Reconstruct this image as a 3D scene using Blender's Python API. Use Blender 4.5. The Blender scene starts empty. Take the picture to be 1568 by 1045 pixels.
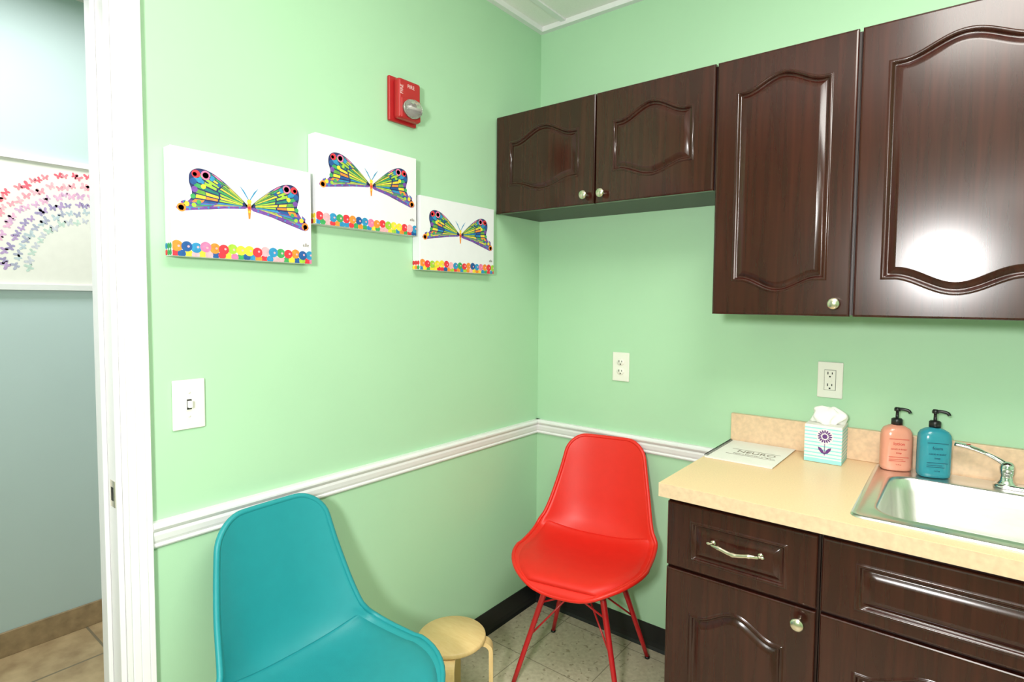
import bpy, bmesh, math, random
from mathutils import Vector, Matrix
random.seed(7)
SC=bpy.context.scene; COL=SC.collection
SC.view_settings.view_transform='Standard'
PI=math.pi
def s2l(c): return tuple(((v/255)/12.92 if v/255<=.04045 else ((v/255+.055)/1.055)**2.4) for v in c)

# ---------------------------------------------------------------- materials
def mat(name,rgb,rough=.5,metal=0,var=.04,nscale=30,coat=0,bump=0,bscale=200,spec=None,trans=0,emit=0,stretch=(1,1,1)):
    m=bpy.data.materials.new(name); m.use_nodes=True; nt=m.node_tree; b=nt.nodes['Principled BSDF']
    c=s2l(rgb)
    tc=nt.nodes.new('ShaderNodeTexCoord'); mp=nt.nodes.new('ShaderNodeMapping'); mp.inputs['Scale'].default_value=stretch
    nt.links.new(tc.outputs['Object'],mp.inputs[0])
    n=nt.nodes.new('ShaderNodeTexNoise'); n.inputs['Scale'].default_value=nscale; n.inputs['Detail'].default_value=4
    nt.links.new(mp.outputs[0],n.inputs['Vector'])
    r=nt.nodes.new('ShaderNodeValToRGB')
    r.color_ramp.elements[0].position=.3; r.color_ramp.elements[1].position=.7
    r.color_ramp.elements[0].color=tuple(max(0,v*(1-var)) for v in c)+(1,)
    r.color_ramp.elements[1].color=tuple(min(1,v*(1+var)) for v in c)+(1,)
    nt.links.new(n.outputs['Fac'],r.inputs[0]); nt.links.new(r.outputs[0],b.inputs['Base Color'])
    b.inputs['Roughness'].default_value=rough; b.inputs['Metallic'].default_value=metal
    if trans: b.inputs['Transmission Weight'].default_value=trans
    if spec is not None: b.inputs['Specular IOR Level'].default_value=spec
    if emit:
        b.inputs['Emission Color'].default_value=c+(1,); b.inputs['Emission Strength'].default_value=emit
    if bump:
        n2=nt.nodes.new('ShaderNodeTexNoise'); n2.inputs['Scale'].default_value=bscale; n2.inputs['Detail'].default_value=3
        nt.links.new(tc.outputs['Object'],n2.inputs['Vector'])
        bp=nt.nodes.new('ShaderNodeBump'); bp.inputs['Strength'].default_value=bump; bp.inputs['Distance'].default_value=.002
        nt.links.new(n2.outputs['Fac'],bp.inputs['Height']); nt.links.new(bp.outputs[0],b.inputs['Normal'])
    return m
def wood_mat(name,dark,light,rough,scale=(28,28,1.6),coat=.3,spec=.5):
    m=bpy.data.materials.new(name); m.use_nodes=True; nt=m.node_tree; b=nt.nodes['Principled BSDF']
    tc=nt.nodes.new('ShaderNodeTexCoord'); mp=nt.nodes.new('ShaderNodeMapping'); mp.inputs['Scale'].default_value=scale
    nt.links.new(tc.outputs['Object'],mp.inputs[0])
    n=nt.nodes.new('ShaderNodeTexNoise'); n.inputs['Scale'].default_value=1.6; n.inputs['Detail'].default_value=7; n.inputs['Distortion'].default_value=.6
    nt.links.new(mp.outputs[0],n.inputs['Vector'])
    r=nt.nodes.new('ShaderNodeValToRGB'); r.color_ramp.elements[0].position=.28; r.color_ramp.elements[1].position=.75
    r.color_ramp.elements[0].color=s2l(dark)+(1,); r.color_ramp.elements[1].color=s2l(light)+(1,)
    nt.links.new(n.outputs['Fac'],r.inputs[0]); nt.links.new(r.outputs[0],b.inputs['Base Color'])
    b.inputs['Roughness'].default_value=rough; b.inputs['Coat Weight'].default_value=coat; b.inputs['Coat Roughness'].default_value=.2
    b.inputs['Specular IOR Level'].default_value=spec
    return m
def tile_mat(name,c1,c2,grout,size,mortar,rough,nscale,off=(0,0,0),var=(.3,.7),fleck=None):
    m=bpy.data.materials.new(name); m.use_nodes=True; nt=m.node_tree; b=nt.nodes['Principled BSDF']
    g=nt.nodes.new('ShaderNodeNewGeometry'); mp=nt.nodes.new('ShaderNodeMapping'); mp.inputs['Location'].default_value=off
    nt.links.new(g.outputs['Position'],mp.inputs[0])
    br=nt.nodes.new('ShaderNodeTexBrick'); br.offset=0; br.squash=1
    br.inputs['Scale'].default_value=1; br.inputs['Brick Width'].default_value=size; br.inputs['Row Height'].default_value=size
    br.inputs['Mortar Size'].default_value=mortar; br.inputs['Mortar Smooth'].default_value=.2
    nt.links.new(mp.outputs[0],br.inputs['Vector'])
    n=nt.nodes.new('ShaderNodeTexNoise'); n.inputs['Scale'].default_value=nscale; n.inputs['Detail'].default_value=8
    nt.links.new(mp.outputs[0],n.inputs['Vector'])
    r=nt.nodes.new('ShaderNodeValToRGB'); r.color_ramp.elements[0].position=var[0]; r.color_ramp.elements[1].position=var[1]
    r.color_ramp.elements[0].color=s2l(c1)+(1,); r.color_ramp.elements[1].color=s2l(c2)+(1,)
    nt.links.new(n.outputs['Fac'],r.inputs[0])
    src=r.outputs[0]
    if fleck:
        vz=nt.nodes.new('ShaderNodeTexNoise'); vz.inputs['Scale'].default_value=45; vz.inputs['Detail'].default_value=2
        nt.links.new(mp.outputs[0],vz.inputs['Vector'])
        r2=nt.nodes.new('ShaderNodeValToRGB'); r2.color_ramp.elements[0].position=.62; r2.color_ramp.elements[1].position=.68
        nt.links.new(vz.outputs['Fac'],r2.inputs[0])
        mx=nt.nodes.new('ShaderNodeMix'); mx.data_type='RGBA'; nt.links.new(r2.outputs[0],mx.inputs[0]); nt.links.new(src,mx.inputs[6]); mx.inputs[7].default_value=s2l(fleck)+(1,)
        src=mx.outputs[2]
    nt.links.new(src,br.inputs['Color1']); nt.links.new(src,br.inputs['Color2'])
    br.inputs['Mortar'].default_value=s2l(grout)+(1,)
    nt.links.new(br.outputs['Color'],b.inputs['Base Color']); b.inputs['Roughness'].default_value=rough
    return m
M={}
M['wall']=mat('mint_wall_paint',(174,213,177),.6,var=.015,nscale=3,bump=.05,bscale=400)
M['hallwall']=mat('pale_blue_wall_paint',(190,207,209),.6,var=.015,nscale=3)
M['ceil']=mat('ceiling_tile',(242,240,236),.9,var=.02,nscale=150,bump=.2,bscale=300)
M['white']=mat('white_trim_paint',(234,232,234),.35,var=.01)
M['black']=mat('black_vinyl_base',(22,23,24),.45,var=.1)
M['wood']=wood_mat('mahogany_thermofoil',(40,14,10),(62,25,17),.20,coat=.0,spec=.5)
M['wooddark']=mat('cabinet_edge_dark',(40,16,12),.4,var=.15)
M['counter']=mat('beige_laminate',(230,197,156),.35,var=.07,nscale=260)
M['splash']=mat('beige_laminate_splash',(222,190,158),.35,var=.10,nscale=70)
M['steel']=mat('brushed_stainless',(232,230,226),.3,1,var=.04,nscale=20,stretch=(1,30,1))
M['chrome']=mat('polished_chrome',(228,228,230),.07,1,var=.01)
M['nickel']=mat('satin_nickel',(225,214,196),.25,1,var=.02)
M['floor']=tile_mat('vinyl_floor_tile',(186,174,150),(208,197,174),(142,131,112),.3048,.0020,.4,60,(.1,.06,0),fleck=(158,145,122))
M['hallfloor']=tile_mat('tan_ceramic_tile',(158,130,98),(202,174,136),(130,116,96),.33,.005,.4,11,(.12,.05,0))
M['hallbase']=mat('tan_tile_base',(160,134,104),.4,var=.22,nscale=25)
M['plate']=mat('white_device_plastic',(236,232,224),.4,var=.01)
M['slot']=mat('dark_slot',(40,38,36),.6)
M['red']=mat('red_alarm_plastic',(178,34,38),.35,var=.03)
M['redchair']=mat('red_seat_plastic',(226,36,24),.42,var=.02)
M['redpad']=mat('red_leatherette',(224,32,20),.5,var=.02,bump=.1,bscale=500)
M['redmetal']=mat('red_painted_metal',(190,30,36),.3)
M['teal']=mat('teal_seat_plastic',(32,144,152),.46,var=.02)
M['tealpad']=mat('teal_leatherette',(30,140,148),.52,var=.03,bump=.15,bscale=500)
M['tealmetal']=mat('teal_painted_metal',(20,140,150),.35)
M['birch']=wood_mat('birch_veneer',(230,192,132),(240,206,150),.45,(12,60,12),.1)
M['canvas']=mat('white_canvas',(232,230,236),.7,var=.01,bump=.1,bscale=900)
M['paper']=mat('paper_white',(234,230,224),.7,var=.02)
M['tissue']=mat('tissue_paper',(242,240,236),.9,var=.02)
M['lens']=mat('clear_strobe_lens',(240,232,230),.06,var=.02,trans=.85)
M['pinksoap']=mat('pink_soap_liquid',(240,164,140),.2,var=.02,trans=.2)
M['bluesoap']=mat('teal_soap_liquid',(56,156,174),.2,var=.03,trans=.2)
M['blackp']=mat('black_plastic',(18,18,20),.35)
M['purple']=mat('purple_ink',(92,44,120),.6)
M['mintstripe']=mat('mint_stripe_print',(150,214,214),.6)
M['redtext']=mat('red_label_ink',(200,50,44),.6)
M['navytext']=mat('navy_label_ink',(20,60,90),.6)
M['greytext']=mat('grey_ink',(130,118,104),.7)
M['whitetext']=mat('white_ink',(235,205,205),.6)
inks={}
def ink(rgb):
    if rgb not in inks: inks[rgb]=mat('ink_%d_%d_%d'%rgb,rgb,.6,var=.16,nscale=90)
    return inks[rgb]

# ---------------------------------------------------------------- builders
def empty(name,loc=(0,0,0),rz=0):
    e=bpy.data.objects.new(name,None); e.empty_display_size=.05; COL.objects.link(e); e.location=loc; e.rotation_euler=(0,0,rz); return e
def mk(name,verts,faces,mats,parent=None,local=False,smooth=False,fm=None,bevel=0,seg=2):
    if not isinstance(mats,(list,tuple)): mats=[mats]
    verts=[Vector(v) for v in verts]
    if parent is not None and not local: verts=[v-parent.location for v in verts]
    lo=Vector([min(v[i] for v in verts) for i in range(3)]); hi=Vector([max(v[i] for v in verts) for i in range(3)]); loc=(lo+hi)/2
    me=bpy.data.meshes.new(name); me.from_pydata([v-loc for v in verts],[],faces); me.update()
    bm=bmesh.new(); bm.from_mesh(me); bmesh.ops.recalc_face_normals(bm,faces=bm.faces)
    if bevel:
        ed=[e for e in bm.edges if len(e.link_faces)==2 and e.calc_face_angle(0)>.6]
        bmesh.ops.bevel(bm,geom=ed,offset=bevel,segments=seg,profile=.5,affect='EDGES')
        for f in bm.faces: f.smooth=True
    bm.to_mesh(me); bm.free()
    for m in mats: me.materials.append(m)
    if fm and not bevel:
        for p,i in zip(me.polygons,fm): p.material_index=i
    if smooth:
        for p in me.polygons: p.use_smooth=True
    ob=bpy.data.objects.new(name,me); COL.objects.link(ob); ob.location=loc
    if bevel:
        wn=ob.modifiers.new('wn','WEIGHTED_NORMAL'); wn.keep_sharp=True
    if parent is not None: ob.parent=parent
    return ob
def boxg(x0,x1,y0,y1,z0,z1):
    v=[(x0,y0,z0),(x1,y0,z0),(x1,y1,z0),(x0,y1,z0),(x0,y0,z1),(x1,y0,z1),(x1,y1,z1),(x0,y1,z1)]
    f=[(0,3,2,1),(4,5,6,7),(0,1,5,4),(1,2,6,5),(2,3,7,6),(3,0,4,7)]
    return v,f
def box(name,x0,x1,y0,y1,z0,z1,m,parent=None,bevel=0,local=False,seg=2):
    v,f=boxg(x0,x1,y0,y1,z0,z1); return mk(name,v,f,m,parent,local,bevel=bevel,seg=seg)
def boxes(name,L,m,parent=None,local=False):
    V=[];Fc=[]
    for b in L:
        v,f=boxg(*b); n=len(V); V+=v; Fc+=[tuple(i+n for i in q) for q in f]
    return mk(name,V,Fc,m,parent,local)
def prism(name,poly,fn,a,b,m,parent=None,smooth=False,local=False):
    n=len(poly); V=[fn(p[0],p[1],a) for p in poly]+[fn(p[0],p[1],b) for p in poly]
    Fc=[(i,(i+1)%n,n+(i+1)%n,n+i) for i in range(n)]+[tuple(range(n-1,-1,-1)),tuple(range(n,2*n))]
    return mk(name,V,Fc,m,parent,local,smooth=smooth)
def loft(name,rings,m,parent=None,local=False,closed=True,cap0=True,cap1=True,smooth=True):
    n=len(rings[0]); V=[p for r in rings for p in r]; Fc=[]
    for k in range(len(rings)-1):
        for i in range(n if closed else n-1):
            j=(i+1)%n; Fc.append((k*n+i,k*n+j,(k+1)*n+j,(k+1)*n+i))
    if cap0: Fc.append(tuple(range(n-1,-1,-1)))
    if cap1: Fc.append(tuple((len(rings)-1)*n+i for i in range(n)))
    return mk(name,V,Fc,m,parent,local,smooth=smooth)
def lathe(name,prof,c,m,parent=None,axis='z',n=28,local=False,sx=1,sy=1):
    rings=[]
    for r,h in prof:
        r=max(r,.0002)
        ring=[]
        for i in range(n):
            a=2*PI*i/n; p,q=r*math.cos(a)*sx,r*math.sin(a)*sy
            if axis=='z': ring.append((c[0]+p,c[1]+q,c[2]+h))
            elif axis=='-y': ring.append((c[0]+p,c[1]-h,c[2]+q))
            elif axis=='x': ring.append((c[0]+h,c[1]+p,c[2]+q))
        rings.append(ring)
    return loft(name,rings,m,parent,local)
def catmull(P,n=8,cyc=False):
    P=[Vector(p) for p in P]; out=[]
    N=len(P)
    for i in range(N if cyc else N-1):
        if cyc: a,b,c,d=P[i-1],P[i],P[(i+1)%N],P[(i+2)%N]
        else: a,b,c,d=P[max(i-1,0)],P[i],P[i+1],P[min(i+2,N-1)]
        for k in range(n):
            t=k/n; out.append(.5*((2*b)+(c-a)*t+(2*a-5*b+4*c-d)*t*t+(3*b-a-3*c+d)*t**3))
    if not cyc: out.append(P[-1])
    return out
def tube(name,pts,r,m,parent=None,local=False,n=12,cyc=False,flat=1):
    pts=[Vector(p) for p in pts]; N=len(pts); rings=[]; up=None
    for i,p in enumerate(pts):
        if cyc: t=pts[(i+1)%N]-pts[i-1]
        else: t=pts[min(i+1,N-1)]-pts[max(i-1,0)]
        t.normalize()
        if up is None: up=Vector((0,0,1)) if abs(t.z)<.9 else Vector((0,1,0))
        sd=t.cross(up)
        if sd.length<1e-5: sd=t.orthogonal()
        sd.normalize(); up=sd.cross(t).normalized()
        rr=r[i] if isinstance(r,(list,tuple)) else r
        fl=flat[i] if isinstance(flat,(list,tuple)) else flat
        rings.append([p+rr*(math.cos(2*PI*k/n)*sd+math.sin(2*PI*k/n)*up*fl) for k in range(n)])
    if cyc: rings.append(rings[0])
    return loft(name,rings,m,parent,local,cap0=not cyc,cap1=not cyc)
def text(name,s,size,loc,rot,m,parent,ext=.0002,align='CENTER',local=False):
    c=bpy.data.curves.new(name,'FONT'); c.body=s; c.size=size; c.extrude=ext; c.align_x=align; c.align_y='CENTER'
    o=bpy.data.objects.new(name,c); COL.objects.link(o); c.materials.append(m)
    o.location=Vector(loc)-(Vector((0,0,0)) if local else parent.location); o.rotation_euler=rot; o.parent=parent; return o

# ---------------------------------------------------------------- room shell
CZ=2.634; XR=3.1; YS=-3.3; DY0,DY1,DZ=-2.60,-1.638,2.14; CW=.057
box('floor',-.06,XR,YS,0,-.05,0,M['floor'])
box('floor_hallway',-1.39,-.06,YS,1.0,-.05,0,M['hallfloor'])
box('wall_back',0,XR,0,.12,0,CZ+.1,M['wall'])
boxes('wall_left',[(-.12,0,DY1,.12,0,CZ+.1),(-.12,0,YS,DY0,0,CZ+.1),(-.12,0,DY0,DY1,DZ,CZ+.1)],M['wall'])
box('wall_right',XR,XR+.1,YS,.12,0,CZ+.1,M['wall'])
box('wall_front',-.12,XR+.1,YS-.1,YS,0,CZ+.1,M['wall'])
box('wall_hallway',-1.49,-1.39,YS,1.0,0,CZ+.1,M['hallwall'])
box('wall_hallway_end',-1.49,-.12,1.0,1.1,0,CZ+.1,M['hallwall'])
box('wall_hallway_near',-1.49,-.12,YS-.1,YS,0,CZ+.1,M['hallwall'])
box('ceiling',0,XR,YS,0,CZ,CZ+.05,M['ceil'])
box('ceiling_hallway',-1.39,-.12,YS,1.0,CZ,CZ+.05,M['ceil'])
box('baseboard_hallway',-1.39,-1.378,YS,1.0,0,.098,M['hallbase'],bevel=.002)
boxes('trim_ceiling_wall_angle',[(.0,.024,YS,-.024,CZ-.022,CZ-.0002),(.0,XR,-.024,-.0,CZ-.022,CZ-.0002)],M['white'])
boxes('trim_ceiling_grid',[(x-.012,x+.012,YS,-.024,CZ-.008,CZ-.0002) for x in (.135,.745,1.355,1.98,2.58)],M['white'])
boxes('trim_ceiling_cross_bars',[(a+.012,b-.012,y-.012,y+.012,CZ-.008,CZ-.0002) for a,b in ((.012,.135),(.135,.745),(.745,1.355),(1.98,2.58)) for y in (-.72,-1.33,-1.94,-2.55)],M['white'])
bp_=[(0,0),(.012,0),(.006,.012),(.003,.03),(.003,.098),(0,.1)]
prism('baseboard_left',bp_,lambda a,b,t:(a,t,b),DY1+CW,0,M['black'])
prism('baseboard_back',bp_,lambda a,b,t:(t,-a,b),0,.905,M['black'])
cr=[(0,0),(.007,0),(.011,.005),(.011,.009),(.008,.012),(.012,.020),(.015,.034),(.014,.042),(.019,.047),(.023,.053),(.023,.058),(.018,.062),(.017,.066),(0,.066)]
prism('trim_chair_rail_left',cr,lambda a,b,t:(a,t,b+.805),DY1+CW,0,M['white'])
prism('trim_chair_rail_back',cr,lambda a,b,t:(t,-a,b+.805),0,.893,M['white'])
df=empty('door_frame',(0,DY1,0))
cs=[(0,0),(0,.009),(.004,.013),(.014,.013),(.018,.010),(.022,.013),(.040,.015),(.044,.012),(.048,.016),(.066,.019),(.070,.016),(.074,.021),(.084,.022),(.087,.019),(.087,0)]
cs=[(a*CW/.087,b*.9) for a,b in cs]
prism('casing_right',cs,lambda a,b,t:(b,DY1+a,t),0,DZ+CW,M['white'],df)
prism('casing_left',cs,lambda a,b,t:(b,DY0-a,t),0,DZ+CW,M['white'],df)
prism('casing_head',cs,lambda a,b,t:(b,t,DZ+a),DY0,DY1,M['white'],df)
prism('casing_hall_right',cs,lambda a,b,t:(-.12-b,DY1+a,t),0,DZ+CW,M['white'],df)
box('jamb_right',-.125,.004,DY1-.012,DY1,0,DZ,M['white'],df,bevel=.002)
box('jamb_left',-.125,.004,DY0,DY0+.012,0,DZ,M['white'],df,bevel=.002)
box('jamb_head',-.125,.004,DY0+.012,DY1-.012,DZ-.012,DZ,M['white'],df,bevel=.002)
box('door_stop',-.088,-.048,DY1-.022,DY1-.012,0,DZ-.012,M['white'],df,bevel=.002)
box('strike_plate',-.034,-.004,DY1-.0135,DY1-.0118,.925,.988,M['nickel'],df,bevel=.0005)
box('strike_hole',-.026,-.013,DY1-.0140,DY1-.0133,.940,.972,M['slot'],df)

# ---------------------------------------------------------------- cabinet doors
def contour(x0,x1,z0,z1,at,ab,d=0,nseg=44,fl=.80):
    cx=(x0+x1)/2; hw=(x1-x0)/2
    def h(x,a):
        t=abs(x-cx)/hw
        return 0 if t>=fl else a*(.5*(math.cos(PI*t/fl)+1))**.85
    def k(x,a):
        s=(h(x+.001,a)-h(x-.001,a))/.002
        return math.sqrt(1+s*s)
    P=[]; xa,xb=x0+d,x1-d
    for i in range(nseg+1):
        x=xa+(xb-xa)*i/nseg; P.append((x,z0-h(x,ab)+d*k(x,ab)))
    for i in range(nseg+1):
        x=xb-(xb-xa)*i/nseg; P.append((x,z1+h(x,at)-d*k(x,at)))
    return P
PROF=[(0,0),(.002,.0028),(.005,.0038),(.008,.0028),(.0105,-.001),(.012,-.005),(.015,-.0062),(.018,-.005),(.021,-.003),(.031,.0012),(.034,.0015)]
def cab_door(name,x0,x1,z0,z1,yf,parent,ins,corner_t,corner_b,at,ab,th=.019):
    rings=[(contour(x0+ins,x1-ins,z0+corner_b,z1-corner_t,at,ab,d),h) for d,h in PROF]
    n=len(rings[0][0])
    bm=bmesh.new()
    L=[[bm.verts.new((p[0],yf-h,p[1])) for p in R] for R,h in rings]
    for k in range(len(L)-1):
        for i in range(n):
            j=(i+1)%n; f=bm.faces.new((L[k][i],L[k][j],L[k+1][j],L[k+1][i])); f.smooth=True
    last=L[-1]; hb=n//2
    for i in range(hb-1): bm.faces.new((last[i],last[i+1],last[n-2-i],last[n-1-i]))
    def rect(e,y): return [bm.verts.new((x,y,z)) for x,z in ((x0+e,z0+e),(x1-e,z0+e),(x1-e,z1-e),(x0+e,z1-e))]
    R0=rect(.006,yf);R1=rect(.0025,yf+.0008);R2=rect(.0005,yf+.003);R2b=rect(0,yf+.006);R3=rect(0,yf+th)
    for A,B in ((R0,R1),(R1,R2),(R2,R2b),(R2b,R3)):
        for i in range(4): bm.faces.new((A[i],A[(i+1)%4],B[(i+1)%4],B[i]))
    bm.faces.new(R3)
    bot=L[0][:hb]; top=L[0][hb:]
    bm.faces.new([R0[0]]+[R0[1]]+bot[::-1]); bm.faces.new([R0[2]]+[R0[3]]+top[::-1])
    bm.faces.new([R0[1],R0[2],top[0],bot[-1]]); bm.faces.new([R0[3],R0[0],bot[0],top[-1]])
    bmesh.ops.recalc_face_normals(bm,faces=bm.faces)
    bmesh.ops.triangulate(bm,faces=[f for f in bm.faces if len(f.verts)>4])
    c=Vector(((x0+x1)/2,yf,(z0+z1)/2)); bmesh.ops.translate(bm,verts=bm.verts,vec=-c)
    me=bpy.data.meshes.new(name); bm.to_mesh(me); bm.free(); me.materials.append(M['wood'])
    o=bpy.data.objects.new(name,me); COL.objects.link(o); o.location=c-parent.location; o.parent=parent
    return o
def knob(name,x,z,yf,parent):
    return lathe(name,[(.0,0),(.008,0),(.007,.004),(.0055,.012),(.008,.016),(.0145,.019),(.0165,.023),(.0155,.027),(.011,.030),(.004,.0315),(0,.0318)],(x,yf,z),M['nickel'],parent,axis='-y')
YD=-.311; YB=-.292
def wall_cab(x0,x1,z0,z1,doors,**k):
    e=empty('wall_cabinet',((x0+x1)/2,-.15,z0))
    boxes('carcass',[(x0,x0+.016,YB,-.002,z0,z1),(x1-.016,x1,YB,-.002,z0,z1),(x0+.016,x1-.016,YB,-.002,z1-.016,z1),(x0+.016,x1-.016,YB,-.002,z0,z0+.016),(x0+.016,x1-.016,-.014,-.002,z0+.016,z1-.016)],M['wooddark'],e)
    for i,(a,b) in enumerate(doors):
        cab_door('door_%d'%(i+1),a,b,z0-.004,z1+.003,YD,e,**k)
    return e
c=wall_cab(.004,.913,1.778,2.163,[(.006,.474),(.479,.910)],ins=.066,corner_t=.108,corner_b=.104,at=.045,ab=.032)
knob('knob_1',.440,1.806,YD,c); knob('knob_2',.512,1.806,YD,c)
c=wall_cab(.914,1.3065,1.387,2.163,[(.917,1.302)],ins=.059,corner_t=.103,corner_b=.102,at=.038,ab=.036)
knob('knob',1.266,1.420,YD,c)
c=wall_cab(1.3075,2.22,1.387,2.163,[(1.3105,1.762),(1.766,2.217)],ins=.062,corner_t=.103,corner_b=.102,at=.042,ab=.042)
knob('knob_1',1.73,1.420,YD,c); knob('knob_2',1.80,1.420,YD,c)
# ---- base cabinets
YF=-.615; YC=-.596; CT=.8735
def base_carc(x0,x1):
    e=empty('base_cabinet',((x0+x1)/2,-.3,0))
    boxes('carcass',[(x0,x0+.018,YC,-.002,.0,CT),(x1-.018,x1,YC,-.002,.0,CT),(x0+.018,x1-.018,YC,-.014,.10,.118),(x0+.018,x1-.018,-.014,-.002,.1,CT),
      (x0+.018,x1-.018,YC,YC+.018,.85,CT),(x0+.018,x1-.018,YC,YC+.018,.665,.69),(x0+.018,x1-.018,-.53,-.515,0,.10)],M['wooddark'],e)
    return e
e=base_carc(.912,1.302)
cab_door('drawer_front',.914,1.298,.679,.860,YF,e,ins=.066,corner_t=.040,corner_b=.028,at=0,ab=0)
cab_door('door',.914,1.298,.105,.671,YF,e,ins=.068,corner_t=.112,corner_b=.10,at=.042,ab=.036)
knob('knob',1.262,.638,YF,e)
pp=catmull([(1.046,YF-.004,.775),(1.050,YF-.02,.776),(1.068,YF-.028,.777),(1.107,YF-.030,.770),(1.146,YF-.028,.777),(1.164,YF-.02,.776),(1.168,YF-.004,.775)],6)
N=len(pp)
tube('drawer_pull',pp,[.0035+.0022*math.sin(PI*i/(N-1))**2+(.0015 if i%6==0 and 0<i<N-1 else 0) for i in range(N)],M['nickel'],e)
for k,x in enumerate((1.046,1.168)):
    lathe('pull_foot_%d'%(k+1),[(0,0),(.009,0),(.007,.004),(.004,.007),(0,.008)],(x,YF,.775),M['nickel'],e,axis='-y',n=16)
    lathe('pull_finial_%d'%(k+1),[(0,-.01),(.003,-.008),(.0045,-.003),(.003,0),(.005,.004),(.003,.008),(0,.01)],(x+(.004 if k else -.004),YF-.016,.777),M['nickel'],e,axis='x',n=12)
e=base_carc(1.304,2.214)
cab_door('false_drawer_front',1.308,2.210,.679,.860,YF,e,ins=.070,corner_t=.040,corner_b=.028,at=0,ab=0)
cab_door('door_1',1.308,1.756,.105,.671,YF,e,ins=.070,corner_t=.112,corner_b=.10,at=.042,ab=.036)
cab_door('door_2',1.762,2.210,.105,.671,YF,e,ins=.070,corner_t=.112,corner_b=.10,at=.042,ab=.036)
knob('knob_1',1.725,.638,YF,e); knob('knob_2',1.795,.638,YF,e)
# ---- countertop
SX0,SX1,SY0,SY1=1.355,2.19,-.583,-.030
hx0,hx1,hy0,hy1=SX0+.015,SX1-.015,SY0+.015,SY1-.015
ct=empty('countertop',(1.55,-.3,.914))
boxes('slab',[(.896,hx0,-.634,-.002,.876,.914),(hx1,2.23,-.634,-.002,.876,.914),(hx0,hx1,-.634,hy0,.876,.914),(hx0,hx1,hy1,-.002,.876,.914)],M['counter'],ct)
boxes('edge_band',[(.8952,2.23,-.6355,-.634,.8755,.9132),(.8945,.896,-.634,-.002,.8755,.9132)],M['splash'],ct)
box('backsplash',.896,2.23,-.021,-.002,.9142,1.016,M['splash'],ct,bevel=.002)
# ---- sink
def rrect(x0,x1,y0,y1,r,z,n=8):
    P=[]
    for cx,cy,a0 in ((x1-r,y1-r,0),(x0+r,y1-r,PI/2),(x0+r,y0+r,PI),(x1-r,y0+r,3*PI/2)):
        for i in range(n+1):
            a=a0+PI/2*i/n; P.append((cx+r*math.cos(a),cy+r*math.sin(a),z))
    return P
sk=empty('kitchen_sink',((SX0+SX1)/2,(SY0+SY1)/2,.914))
BX0,BX1,BY0,BY1=1.402,2.143,-.530,-.140
rings=[rrect(SX0,SX1,SY0,SY1,.03,.9145),rrect(SX0+.002,SX1-.002,SY0+.002,SY1-.002,.029,.9185),rrect(SX0+.007,SX1-.007,SY0+.007,SY1-.007,.026,.9200),
 rrect(SX0+.014,SX1-.014,SY0+.014,SY1-.014,.022,.9185),rrect(SX0+.018,SX1-.018,SY0+.018,SY1-.018,.02,.9165),
 rrect(BX0-.012,BX1+.012,BY0-.012,BY1+.012,.065,.9168),rrect(BX0-.006,BX1+.006,BY0-.006,BY1+.006,.062,.9185),rrect(BX0,BX1,BY0,BY1,.06,.917),
 rrect(BX0+.004,BX1-.004,BY0+.004,BY1-.004,.058,.910),rrect(BX0+.008,BX1-.008,BY0+.008,BY1-.008,.058,.88),rrect(BX0+.016,BX1-.016,BY0+.016,BY1-.016,.058,.80),
 rrect(BX0+.024,BX1-.024,BY0+.024,BY1-.024,.056,.765),rrect(BX0+.04,BX1-.04,BY0+.04,BY1-.04,.05,.75),rrect(BX0+.07,BX1-.07,BY0+.07,BY1-.07,.04,.746)]
loft('basin',rings,M['steel'],sk,cap0=False)
lathe('drain_ring',[(0,.7462),(.045,.7462),(.044,.749),(.034,.7485),(.03,.7465),(0,.7464)],(1.77,-.33,0),M['chrome'],sk)
# ---- faucet
fx,fy,fz=1.668,-.075,.9172
fa=empty('sink_faucet',(1.77,fy,fz))
loft('deck_plate',[rrect(fx-.03,1.90,fy-.026,fy+.026,.025,fz+0),rrect(fx-.03,1.90,fy-.026,fy+.026,.025,fz+.006),rrect(fx-.024,1.894,fy-.02,fy+.02,.019,fz+.011)],M['chrome'],fa)
for k,x in enumerate((fx,1.872)):
    lathe('valve_body_%d'%(k+1),[(0,.008),(.024,.008),(.022,.014),(.017,.020),(.015,.034),(.0175,.040),(.018,.054),(.016,.063),(.010,.070),(0,.072)],(x,fy,fz),M['chrome'],fa)
    s=catmull([(x,fy,fz+.060),(x-.022,fy+.002,fz+.074),(x-.050,fy+.006,fz+.086),(x-.080,fy+.010,fz+.096),(x-.118,fy+.013,fz+.101)],5)
    if k: s=[Vector((2*x-p.x,p.y,p.z)) for p in s]
    n_=len(s)
    tube('wrist_blade_handle_%d'%(k+1),s,[.0085-.003*min(1,i/8)+.009*max(0,min(1,(i-10)/5)) for i in range(n_)],M['chrome'],fa,flat=[1-.55*max(0,min(1,(i-9)/5)) for i in range(n_)])
    lathe('temperature_index_%d'%(k+1),[(0,.0),(.0065,.0),(.006,.0012),(0,.0015)],(s[-5].x,s[-5].y,s[-5].z+.0058),M['red'] if k==0 else M['bluesoap'],fa,n=14)
s=catmull([(1.77,fy,fz+.008),(1.77,fy,fz+.10),(1.77,fy-.01,fz+.18),(1.77,fy-.06,fz+.225),(1.77,fy-.12,fz+.20),(1.77,fy-.14,fz+.15)],8)
tube('spout',s,.011,M['chrome'],fa)
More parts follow.
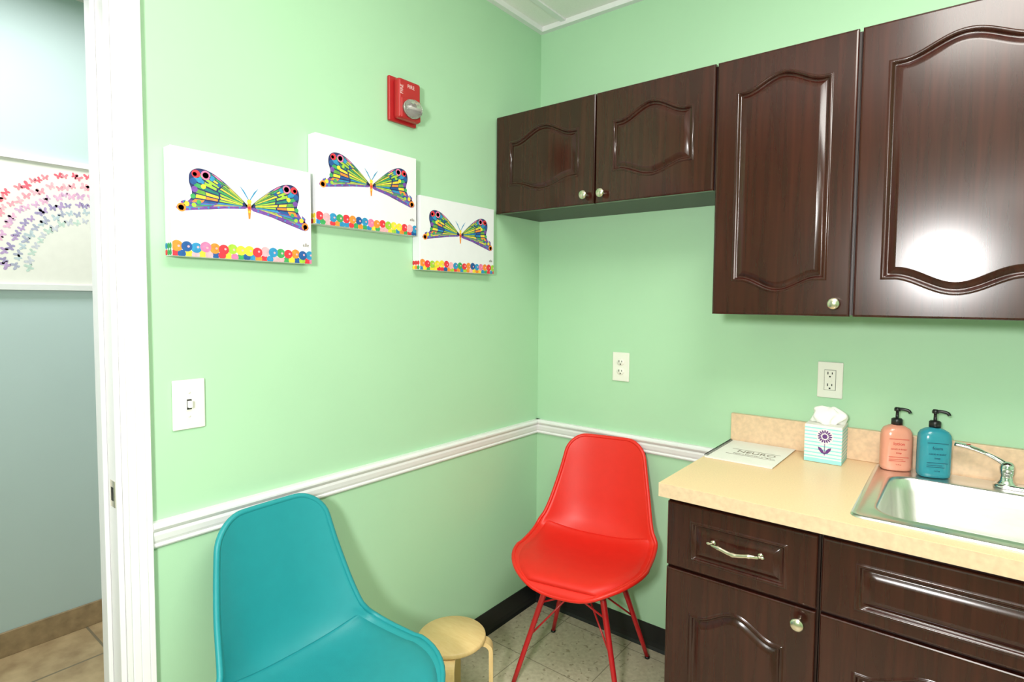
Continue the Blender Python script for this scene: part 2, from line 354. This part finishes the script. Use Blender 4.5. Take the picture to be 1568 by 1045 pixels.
# ---- soap bottles
def bottle(x,y,m,rz,h,tm,label):
    z0=.9172
    e=empty('soap_dispenser_bottle',(x,y,z0),rz)
    def ov(w,d,z,n=32):
        P=[]
        for i in range(n):
            a=2*PI*i/n; cc,ss=math.cos(a),math.sin(a); p=2/2.8
            P.append((w*math.copysign(abs(cc)**p,cc),d*math.copysign(abs(ss)**p,ss),z))
        return P
    loft('body',[ov(.036,.024,.001),ov(.040,.028,.004),ov(.0415,.0295,.015),ov(.0415,.0295,h-.035),ov(.040,.028,h-.02),ov(.034,.024,h-.009),ov(.022,.018,h-.002),ov(.014,.013,h),ov(.0125,.0125,h+.006)],m,e,local=True)
    lathe('cap',[(0,h+.002),(.0150,h+.002),(.0150,h+.018),(.012,h+.021),(.0045,h+.022),(.0040,h+.042),(.0085,h+.043),(.0085,h+.050),(.006,h+.054),(0,h+.054)],(0,0,0),M['blackp'],e,local=True,n=20)
    tube('nozzle',catmull([(0,0,h+.048),(.012,-.006,h+.050),(.026,-.012,h+.047),(.030,-.014,h+.040)],5),[.0046]*16,M['blackp'],e,local=True,n=10)
    for k,(t,sz,zz) in enumerate(((label,.013,h*.62),('HAND & BODY',.0062,h*.50),('soap',.008,h*.42),('16 fl oz',.005,h*.16))):
        text('label_line_%d'%(k+1),t,sz,(0,-.0299,zz),(PI/2,0,0),tm,e,local=True)
    boxes('label_rule',[(-.026,.026,-.0300,-.0292,h*.72,h*.72+.0012),(-.026,.026,-.0300,-.0292,h*.32,h*.32+.0012),(-.026,.012,-.0300,-.0292,h*.27,h*.27+.001),(-.026,.018,-.0300,-.0292,h*.235,h*.235+.001)],tm,e,local=True)
bottle(1.408,-.070,M['pinksoap'],math.radians(20),.136,M['redtext'],'lotion')
bottle(1.502,-.082,M['bluesoap'],math.radians(20),.143,M['navytext'],'foam')
# ---- tissue box
tb=empty('tissue_box',(1.219,-.078,.9145))
bx0,bx1,by0,by1,bz=1.165,1.272,-.131,-.026,1.034
box('carton',bx0,bx1,by0,by1,.9148,bz,M['paper'],tb,bevel=.0015)
st=[]
for k in range(9):
    z=.932+k*.0112
    st+= [(bx0+.0005,bx1-.0005,by0-.0004,by0+.001,z,z+.0045),(bx1-.001,bx1+.0004,by0+.0005,by1-.0005,z,z+.0045)]
st+=[(bx0+.0005,bx1-.0005,by0-.0004,by0+.001,.9155,.928),(bx1-.001,bx1+.0004,by0+.0005,by1-.0005,.9155,.928)]
boxes('mint_stripes',st,M['mintstripe'],tb)
def fan(V,Fc,pts):
    n=len(V); V+=pts; Fc.append(tuple(range(n,n+len(pts))))
cx,cz=1.224,1.000; yy=by0-.0008
V=[];Fc=[]
fan(V,Fc,[(cx+.024*math.cos(2*PI*q/30),by0-.0006,cz+.024*math.sin(2*PI*q/30)) for q in range(30)])
mk('flower_ground',V,Fc,M['paper'],tb)
V=[];Fc=[]
for k in range(16):
    a=2*PI*k/16; pts=[]
    for q in range(10):
        b=2*PI*q/10; lx=.0155+.0058*math.cos(b); ly=.0025*math.sin(b); pts.append((cx+lx*math.cos(a)-ly*math.sin(a),yy,cz+lx*math.sin(a)+ly*math.cos(a)))
    fan(V,Fc,pts)
fan(V,Fc,[(cx+.0075*math.cos(2*PI*q/20),yy,cz+.0075*math.sin(2*PI*q/20)) for q in range(20)])
fan(V,Fc,[(cx-.0010,yy,cz-.023),(cx+.0010,yy,cz-.023),(cx+.0010,yy,.940),(cx-.0010,yy,.940)])
for sgn in (-1,1):
    fan(V,Fc,[(cx,yy,.944),(cx+sgn*.009,yy,.947),(cx+sgn*.017,yy,.957),(cx+sgn*.019,yy,.966),(cx+sgn*.010,yy,.963),(cx+sgn*.003,yy,.954)])
mk('purple_flower',V,Fc,M['purple'],tb)
V=[];Fc=[];n=36;rg=12
for j in range(rg+1):
    t=j/rg
    for i in range(n):
        a=2*PI*i/n
        r=(.030*(1-t)**.5+.002)*(1+.30*math.sin(a*3+t*4)+.18*math.sin(a*7-t*5))+ .012*math.sin(PI*t)
        V.append((1.219+r*1.25*math.cos(a)+.008*t,-.078+r*.7*math.sin(a),bz+.0005+.052*t**.8+.006*math.sin(a*2+1)*t*(1-t)*4+ (0.005*math.sin(a*4) if 0<t<1 else 0)))
for j in range(rg):
    for i in range(n):
        k=(i+1)%n; Fc.append((j*n+i,j*n+k,(j+1)*n+k,(j+1)*n+i))
Fc.append(tuple(rg*n+i for i in range(n)))
mk('tissue_tuft',V,Fc,M['tissue'],tb,smooth=True)
# ---- notebook
nb=empty('spiral_notebook',(1.01,-.16,.9145))
boxes('pages',[(.903,1.112,-.302,-.028,.9148,.9185)],M['paper'],nb)
mk('cover',[(.902,-.303,.9192),(1.114,-.303,.9198),(1.119,-.026,.9196),(.902,-.027,.9192),(.902,-.303,.9187),(1.114,-.303,.9187),(1.119,-.026,.9187),(.902,-.027,.9187)],[(0,1,2,3),(4,7,6,5),(0,4,5,1),(1,5,6,2),(2,6,7,3),(3,7,4,0)],M['paper'],nb)
sp=[]
for i in range(34*12):
    a=2*PI*i/12; y=-.297+.262*i/(34*12); sp.append((.9045+.0048*math.cos(a),y,.9200+.0048*math.sin(a)))
tube('spiral_wire',sp,.0009,M['blackp'],nb,n=5)
text('cover_title','NEURO',.036,(1.03,-.175,.9200),(0,0,0),M['greytext'],nb)
text('cover_subtitle','patient education program',.012,(1.03,-.205,.9200),(0,0,0),M['greytext'],nb)
boxes('cover_rule',[(.945,1.10,-.150,-.148,.9197,.9201),(.945,1.10,-.221,-.219,.9197,.9201)],M['greytext'],nb)

# ---------------------------------------------------------------- wall devices
def outlet(x0,x1,z0,z1,gfci=False):
    e=empty('wall_outlet',((x0+x1)/2,0,(z0+z1)/2)); cx,cz=(x0+x1)/2,(z0+z1)/2
    box('cover_plate',x0,x1,-.0065,-.0005,z0,z1,M['plate'],e,bevel=.0025)
    if gfci:
        box('receptacle_gap',cx-.0175,cx+.0175,-.0068,-.006,cz-.034,cz+.034,M['slot'],e)
        box('receptacle',cx-.0165,cx+.0165,-.0085,-.006,cz-.033,cz+.033,M['plate'],e,bevel=.001)
        box('test_button',cx-.007,cx+.007,-.0095,-.008,cz-.006,cz-.001,M['plate'],e,bevel=.0004)
        box('reset_button',cx-.007,cx+.007,-.0095,-.008,cz+.001,cz+.006,M['plate'],e,bevel=.0004)
        yy=-.0087
    else:
        for k,s in enumerate((-1,1)):
            lathe('receptacle_%d'%(k+1),[(0,.005),(.017,.005),(.017,.0082),(.0162,.009),(0,.009)],(cx,0,cz+s*.0195),M['plate'],e,axis='-y',sy=.82)
        yy=-.0092
    L=[]
    for s in (-1,1):
        zc=cz+s*.0195
        L+=[(cx-.0078,cx-.0050,yy-.0003,yy+.001,zc-.001,zc+.008),(cx+.0050,cx+.0078,yy-.0003,yy+.001,zc,zc+.007),(cx-.0025,cx+.0025,yy-.0003,yy+.001,zc-.0105,zc-.0055)]
    boxes('slots',L,M['slot'],e)
outlet(.394,.471,1.087,1.207); outlet(1.174,1.250,1.105,1.225,True)
e=empty('light_switch',(0,-1.491,1.149))
box('cover_plate',.0005,.0065,-1.529,-1.453,1.086,1.212,M['plate'],e,bevel=.0025)
box('toggle_surround',.006,.0072,-1.4965,-1.4855,1.136,1.162,M['slot'],e)
box('toggle',.005,.018,-1.4955,-1.4865,1.141,1.1585,M['white'],e,bevel=.0015)
lathe('screw_top',[(0,.006),(.0035,.006),(.003,.0075),(0,.008)],(0,-1.491,1.179),M['plate'],e,axis='x',n=12)
lathe('screw_bottom',[(0,.006),(.0035,.006),(.003,.0075),(0,.008)],(0,-1.491,1.119),M['plate'],e,axis='x',n=12)
# fire alarm strobe
fy0,fy1,fz0,fz1=-.858,-.752,2.022,2.158
e=empty('fire_alarm_strobe',(0,-.807,2.09))
box('back_plate',.001,.014,fy0-.006,fy1+.006,fz0-.006,fz1+.006,M['red'],e,bevel=.004)
box('housing',.014,.044,fy0+.010,fy1,fz0+.002,fz1-.002,M['red'],e,bevel=.009,seg=3)
box('strobe_base',.040,.048,-.840,-.756,2.026,2.094,M['red'],e,bevel=.004)
lathe('reflector',[(0,.0485),(.030,.0485),(.033,.056),(.029,.056),(.020,.052),(0,.051)],(0,-.798,2.060),M['chrome'],e,axis='x',sx=1.12,sy=.9)
lathe('strobe_lens',[(.0,.047),(.035,.047),(.036,.056),(.031,.067),(.020,.074),(0,.076)],(0,-.798,2.060),M['lens'],e,axis='x',sx=1.12,sy=.9,n=12)
tube('flash_tube',[(.060,-.824,2.060),(.060,-.772,2.060)],.004,M['white'],e,n=8)
text('fire_word','FIRE',.017,(.0445,-.797,2.134),(PI/2,0,PI/2),M['whitetext'],e)
text('fire_word_side','FIRE',.017,(.0445,-.836,2.118),(PI/2,-PI/2,PI/2),M['whitetext'],e)

# ---------------------------------------------------------------- butterfly canvases
WR=[(.015,-.01),(.06,.075),(.12,.15),(.18,.215),(.24,.265),(.30,.29),(.35,.28),(.382,.235),(.388,.16),(.372,.08),(.375,.02),(.41,-.055),(.455,-.105),(.465,-.155),(.43,-.18),(.35,-.150),(.25,-.105),(.14,-.07),(.03,-.04)]
def butterfly_canvas(y0,y1,z0,z1,seed):
    rnd=random.Random(seed)
    e=empty('butterfly_canvas',(0,(y0+y1)/2,(z0+z1)/2)); w=y1-y0;h=z1-z0; X=.040
    box('stretched_canvas',.0012,X,y0,y1,z0,z1,M['canvas'],e,bevel=.0018)
    pal=[(34,42,96),(28,84,150),(44,140,190),(60,160,90),(160,200,60),(240,214,60),(118,72,160),(226,50,64),(240,120,165),(244,140,50),(30,120,110),(100,160,60),(250,170,180)]
    mats=[ink(c) for c in pal]; V=[];Fc=[];fm=[]
    def poly(pts,ci,lay):
        n=len(V)
        for u,v in pts:
            u=min(max(u,.002),.998);v=min(max(v,.002),.998)
            V.append((X+.0002+.00012*lay,y0+u*w,z0+v*h))
        Fc.append(tuple(range(n,n+len(pts)))); fm.append(ci)
    def disc(u,v,r,ci,lay,n=16): poly([(u+r/w*math.cos(2*PI*k/n),v+r/h*math.sin(2*PI*k/n)) for k in range(n)],ci,lay)
    bu,bv=.510,.535
    for sg in (1,-1):
        def T(p):
            y=p.y
            if sg<0 and y<0: y*=.62
            if sg<0: return (bu-p.x*1.03,bv+y*1.02)
            return (bu+p.x,bv+y)
        res=[Vector((p.x,p.y)) for p in catmull([(a,b,0) for a,b in WR],5)]
        for a,b in zip(res[:-1],res[1:]):
            poly([T(Vector((0,-.01))),T(a),T(b)],0 if a.x>.2 and a.y>0 else 6,0)
        K=len(res)-1
        i=3;q=0
        inner=[2,4,5,11,4,5,4,11,5,3,4,5,4]; mid=[1,2,3,4,5,11,3,5,4,4,10,5,9]; outer=[1,6,2,1,8,10,1,3,2,3,11,5,9]
        while i<K-20:
            a=res[i];b=res[min(i+3,K)]
            def band(t0,t1,ci):
                poly([T(p) for p in (a*t0,a*t1,b*t1,b*t0)],ci,1)
            j=.08*rnd.random()
            band(.12,.50+j,inner[(q+seed)%13]); band(.53+j,.76,mid[(q+seed)%13]); band(.77,.93,outer[q%13])
            poly([T(p) for p in (a*.2,a.lerp(b,.12)*.75,a*.78)],0,2)
            i+=4;q+=1
        bot=[p for p in res if p.y<-.03 and p.x<.44 and res.index(p)>K*.6]
        up_=[p+Vector((0,.036)) for p in bot]
        poly([T(p) for p in bot+up_[::-1]],6,2)
        for k in range(1,len(bot)-1,3): disc(*T(bot[k]+Vector((0,.018))),.0026,[8,2,1][k%3],3,8)
        for (dx,dy,r,ci) in ((.285,.235,.0115,8),(.285,.235,.0075,7),(.345,.235,.010,7),(.352,.232,.005,9),(.362,.165,.008,1),(.325,.185,.007,2),(.355,.095,.0075,6),(.245,.215,.0065,2),(.30,.13,.006,5),(.26,.15,.005,4),(.435,-.135,.0105,9),(.437,-.138,.0065,7),(.405,-.075,.0065,5),(.365,.03,.006,3),(.20,.165,.005,1),(.33,-.03,.0055,3),(.36,-.08,.0055,4)):
            disc(*T(Vector((dx,dy))),r,ci,3)
    poly([(bu-.010,bv+.045),(bu+.010,bv+.045),(bu+.014,bv),(bu+.006,bv-.12),(bu-.006,bv-.12),(bu-.014,bv)],9,4)
    disc(bu,bv+.052,.006,5,5); disc(bu,bv-.01,.004,7,5); disc(bu,bv-.05,.003,5,5)
    for sg in (1,-1):
        poly([(bu+sg*.003,bv+.07),(bu+sg*.035,bv+.15),(bu+sg*.07,bv+.20),(bu+sg*.042,bv+.14),(bu+sg*.009,bv+.07)],2,5)
        poly([(bu,bv-.10),(bu+sg*.018,bv-.16),(bu+sg*.004,bv-.11)],9,4)
    cols=[7,5,2,9,8,4,7,3,1,9,5,12,7,2]
    for p in range(24):
        disc(.015+p*.043,.018+.012*rnd.random(),.0095,rnd.choice(cols),1+(p%2))
    for p in range(17):
        disc(.03+p*.0595,.083+.016*rnd.random(),.0122+.0012*rnd.random(),cols[(p*5+seed*3)%14],3+(p%2),20)
        disc(.03+p*.0595+.01,.083+.01,.003,12,5,8)
    mk('butterfly_painting',V,Fc,mats,e,fm=fm)
    V=[];Fc=[];fm=[]
    for p in range(3):
        for q in range(2):
            n=len(V)
            for k in range(12):
                V.append((min(max(.008+p*.012+.007*math.cos(2*PI*k/12),.002),X-.001),y0-.0003,min(max(z0+.008+.016*q+.008*math.sin(2*PI*k/12),z0+.0015),z1)))
            Fc.append(tuple(range(n,n+12))); fm.append(rnd.choice([2,5,7,9,3]))
    mk('side_dots',V,Fc,mats,e,fm=fm)
    text('signature','elle',.014,(X+.0006,y0+.95*w,z0+.20*h),(PI/2,0,PI/2),M['greytext'],e)
butterfly_canvas(-1.535,-1.168,1.520,1.783,1)
butterfly_canvas(-1.153,-.770,1.639,1.903,2)
butterfly_canvas(-.754,-.362,1.524,1.783,3)
# hallway framed print
e=empty('framed_rainbow_print',(-1.38,-1.32,1.705)); fy0,fy1,fz0,fz1=-1.735,-.905,1.442,1.970; xw=-1.389
boxes('frame',[(xw,xw+.022,fy0,fy1,fz0,fz0+.022),(xw,xw+.022,fy0,fy1,fz1-.022,fz1),(xw,xw+.022,fy0,fy0+.022,fz0+.022,fz1-.022),(xw,xw+.022,fy1-.022,fy1,fz0+.022,fz1-.022)],M['white'],e)
box('print_paper',xw,xw+.010,fy0+.022,fy1-.022,fz0+.022,fz1-.022,M['paper'],e)
hc=[((234,100,120),(238,136,150)),((238,156,172),(240,176,190)),((230,176,206),(214,170,206)),((180,152,198),(160,146,188)),((172,172,196),(186,198,208)),((192,210,202),(200,200,212))]
V=[];Fc=[];fm=[];mats=[ink(c) for p in hc for c in p]; rnd=random.Random(5)
half=[(.0,.15),(.25,.55),(.6,.95),(1.,.85),(1.02,.45),(.75,.05),(.55,-.05),(.75,-.35),(.68,-.8),(.35,-.85),(.12,-.5),(0,-.35)]
bf=half+[(-a,b) for a,b in half[-2:0:-1]]
for k,r in enumerate((.385,.348,.310,.272,.236,.200)):
    n=int(PI*r/.027)
    for i in range(n+1):
        a=PI*i/n+rnd.uniform(-.03,.03); rr=r+rnd.uniform(-.007,.007); py=-1.315-rr*math.cos(a); pz=1.535+rr*math.sin(a)*.98
        if pz>fz1-.035: continue
        s=.0138*rnd.uniform(.8,1.15); rot=a-PI/2+rnd.uniform(-.6,.6); st=len(V)
        for hx,hy in bf:
            V.append((xw+.0106,py+s*(hx*math.cos(rot)+hy*math.sin(rot)),pz+s*(-hx*math.sin(rot)+hy*math.cos(rot))))
        Fc.append(tuple(range(st,st+len(bf)))); fm.append(2*k+(i%2))
mk('butterfly_rainbow',V,Fc,mats,e,fm=fm)

# ---------------------------------------------------------------- chairs
def chair(loc,rz,ms,mp,mm,wid,splay=.215,zt=.850):
    e=empty('shell_chair',loc,rz)
    ctl=[(.245,.408),(.243,.424),(.22,.441),(.16,.449),(.08,.446),(0,.440),(-.08,.439),(-.145,.452),(-.188,.492),(-.212,.555),(-.228,.63),(-.243,.71),(-.256,.79),(-.266,zt)]
    lif=[.004,.008,.012,.018,.024,.032,.044,.060,.070,.062,.046,.034,.026,.020]
    P=catmull([(0,a,b) for a,b in ctl],10); Wd=[v.x for v in catmull([(a,0,0) for a in wid],10)]; Lf=[v.x for v in catmull([(a,0,0) for a in lif],10)]
    S=[0]
    for a,b in zip(P[:-1],P[1:]): S.append(S[-1]+(b-a).length)
    T=S[-1]
    def samp(s):
        s=min(max(s,0),T)
        for i in range(len(S)-1):
            if S[i+1]>=s: break
        t=(s-S[i])/max(1e-9,S[i+1]-S[i]); p=P[i].lerp(P[i+1],t)
        i0=max(i-2,0);i1=min(i+3,len(P)-1)
        tg=(P[i1]-P[i0]).normalized(); nrm=Vector((0,tg.z,-tg.y))
        return p,nrm,Wd[i]*(1-t)+Wd[i+1]*t,Lf[i]*(1-t)+Lf[i+1]*t
    FD=.235; TR=.072
    def row(s,sc=1,off=0,nu=33,edge=False):
        p,nm,w,l=samp(s)
        if s<FD: q=1-s/FD; w=w*max(0.0,(1-q**2.25))**(1/2.25)+.004
        if s>T-TR: q=(s-(T-TR))/TR; w=w-TR*.95*(1-math.sqrt(max(0,1-q*q)))
        out=[]
        for i in range(nu):
            u=-1+2*i/(nu-1); ww=w*sc
            o=off*(1-abs(u)**10) if edge else off
            lx=abs(u*ww/ max(.05,samp(s)[2]))
            out.append(p+Vector((u*ww,0,0))+nm*(l*lx**2.6+o))
        return out
    ss=[FD*(1-math.cos(PI/2*i/14)) for i in range(14)]
    k=FD
    while k<T-TR: ss.append(k); k+=.018
    ss+=[T-TR+TR*math.sin(PI/2*i/9) for i in range(10)]
    rows=[row(s) for s in ss]
    sh=loft('seat_shell',rows,ms,e,local=True,closed=False,cap0=False,cap1=False)
    so=sh.modifiers.new('solid','SOLIDIFY'); so.thickness=.011; so.offset=0
    bd=[r[0] for r in rows]+rows[-1][1:-1]+[r[-1] for r in rows[::-1]]+rows[0][1:-1][::-1]
    bb=[bd[0]]
    for q in bd[1:]:
        if (q-bb[-1]).length>.008: bb.append(q)
    if (bb[0]-bb[-1]).length<.006: bb.pop()
    tube('rim_bead',bb,.0078,ms,e,local=True,n=10,cyc=True)
    c0=.030; c1=(S[[i for i,p in enumerate(P) if p.y<-.165][0]])
    cr_=[]
    for i in range(33):
        t=i/32; s=c0+(c1-c0)*(.5-.5*math.cos(PI*t)) ; ed=(1-abs(2*t-1)**12)
        cr_.append(row(s,.93,.001+.021*ed,edge=True))
    cu=loft('seat_cushion',cr_,mp,e,local=True,closed=False,cap0=False,cap1=False)
    boxes('mount_plate',[(-.10,.10,-.10,.10,.408,.420),(-.03,.03,-.03,.03,.414,.432)],mm,e,local=True)
    for k,(a,b) in enumerate(((-1,1),(1,1),(-1,-1),(1,-1))):
        top=Vector((a*.095,b*.09,.414)); bot=Vector((a*splay,b*(splay-.012),.006))
        pts=[top.lerp(bot,t/6) for t in range(7)]
        tube('leg_%d'%(k+1),pts,[.0115,.0115,.011,.010,.0095,.009,.008],mm,e,local=True,n=12)
        lathe('foot_%d'%(k+1),[(0,.0),(.010,.0),(.010,.008),(0,.010)],(bot.x,bot.y,0),M['blackp'],e,local=True,n=12)
    def lp(a,b,z):
        t=(.414-z)/.408; return Vector((a*(.095+(splay-.095)*t),b*(.09+(splay-.102)*t),z))
    br=[(lp(-1,1,.18),lp(0.05,0,.36)),(lp(1,1,.18),lp(-.05,0,.36)),(lp(-1,-1,.18),lp(.05,0,.36)),(lp(1,-1,.18),lp(-.05,0,.36)),
        (lp(-1,1,.30),lp(1,1,.395)),(lp(1,1,.30),lp(-1,1,.395)),(lp(-1,-1,.30),lp(1,-1,.395)),(lp(1,-1,.30),lp(-1,-1,.395))]
    for k,(a,b) in enumerate(br): tube('brace_wire_%d'%(k+1),[a,a.lerp(b,.5),b],.0035,mm,e,local=True,n=8)
    return e
# local +y is the facing direction
chair((.450,-.300,0),math.radians(180+12),M['redchair'],M['redpad'],M['redmetal'],
      [.240,.241,.243,.246,.249,.250,.248,.243,.230,.214,.198,.181,.166,.155],splay=.203)
chair((.335,-1.312,0),math.radians(-88),M['teal'],M['tealpad'],M['tealmetal'],
      [.246,.247,.250,.253,.255,.252,.240,.220,.204,.193,.182,.169,.156,.143],zt=.858)
# stool
e=empty('childs_stool',(.212,-.765,0))
H=.28;R=.116
lathe('seat',[(0,H-.018),(R-.004,H-.018),(R-.0005,H-.015),(R,H-.010),(R-.0005,H-.004),(R-.004,H),(0,H+.0002)],(0,0,0),M['birch'],e,local=True,n=48)
for k in range(4):
    a=math.radians(k*90-50); ca,sa=math.cos(a),math.sin(a)
    pr=[(.02,H-.026)]
    for i in range(9):
        b=PI/2*i/8; pr.append((R-.012+.030*math.sin(b),H-.026-.030*(1-math.cos(b))))
    pr.append((R+.020,.0)); rings=[]
    for i,(r,z) in enumerate(pr):
        if i==0: nx,nz=0,1
        elif i==len(pr)-1: nx,nz=1,0
        else:
            b=PI/2*(i-1)/8; nx,nz=math.sin(b),math.cos(b)
        t=.007; hw=.021
        ring=[]
        for (so,sw) in ((t,-hw),(t,hw),(-t,hw),(-t,-hw)):
            rr=r+nx*so; zz=z+nz*so; ring.append((rr*ca-sw*sa,rr*sa+sw*ca,max(zz,0)))
        rings.append(ring)
    loft('leg_%d'%(k+1),rings,M['birch'],e,local=True,smooth=False)

# ---------------------------------------------------------------- lights
def area(name,loc,rot,sx,sy,pw,col,parent=None):
    l=bpy.data.lights.new(name,'AREA'); l.shape='RECTANGLE'; l.size=sx; l.size_y=sy; l.energy=pw; l.color=col
    o=bpy.data.objects.new(name,l); COL.objects.link(o); o.location=loc; o.rotation_euler=rot
    if parent: o.parent=parent; o.location=Vector(loc)-parent.location
    return o
M['diff']=mat('light_diffuser',(255,250,240),.5,var=.01,emit=1.5)
e=empty('ceiling_light_troffer',(1.665,-1.36,CZ))
boxes('housing',[(1.37,1.385,-1.96,-.76,CZ-.03,CZ-.0005),(1.945,1.96,-1.96,-.76,CZ-.03,CZ-.0005),(1.385,1.945,-1.96,-1.945,CZ-.03,CZ-.0005),(1.385,1.945,-.775,-.76,CZ-.03,CZ-.0005)],M['white'],e)
box('diffuser',1.385,1.945,-1.945,-.775,CZ-.02,CZ-.015,M['diff'],e)
area('tube_light',(1.665,-1.36,CZ-.035),(0,0,0),.54,1.15,31,(1,.98,.92),e)
area('bounce_flash',(1.75,-2.3,1.95),(math.radians(180-12),0,0),.3,.3,14,(1,.97,.92))
l=bpy.data.lights.new('camera_flash','SPOT'); l.energy=150; l.spot_size=math.radians(140); l.spot_blend=.6; l.shadow_soft_size=.12; l.color=(1,.985,.97)
o=bpy.data.objects.new('camera_flash',l); COL.objects.link(o); o.location=(1.45,-2.75,1.66); o.rotation_euler=(math.radians(88),0,math.radians(12))
area('hallway_ceiling_light',(-.75,-1.9,CZ-.02),(0,0,0),.5,1.2,24,(1,.99,.98))
w=bpy.data.worlds.new('World'); SC.world=w; w.use_nodes=True
w.node_tree.nodes['Background'].inputs[0].default_value=(.9,.95,1,1); w.node_tree.nodes['Background'].inputs[1].default_value=.3

# ---------------------------------------------------------------- camera
yw,pt,rl=[math.radians(v) for v in (37.3503,2.9604,.5532)]
F0=Vector((-math.sin(yw),math.cos(yw),0));R0=Vector((math.cos(yw),math.sin(yw),0));U0=Vector((0,0,1))
F=F0*math.cos(pt)-U0*math.sin(pt);U=U0*math.cos(pt)+F0*math.sin(pt)
Rr=R0*math.cos(rl)+U*math.sin(rl);Uu=U*math.cos(rl)-R0*math.sin(rl)
cd=bpy.data.cameras.new('camera'); co=bpy.data.objects.new('camera',cd); COL.objects.link(co)
mt=Matrix((Rr,Uu,-F)).transposed().to_4x4(); mt.translation=Vector((1.5511,-2.0974,1.4216)); co.matrix_world=mt
cd.sensor_width=36; cd.lens=865.8/1568*36; cd.shift_x=-27.2/1568; cd.shift_y=-18.2/1568; cd.clip_start=.02
SC.camera=co
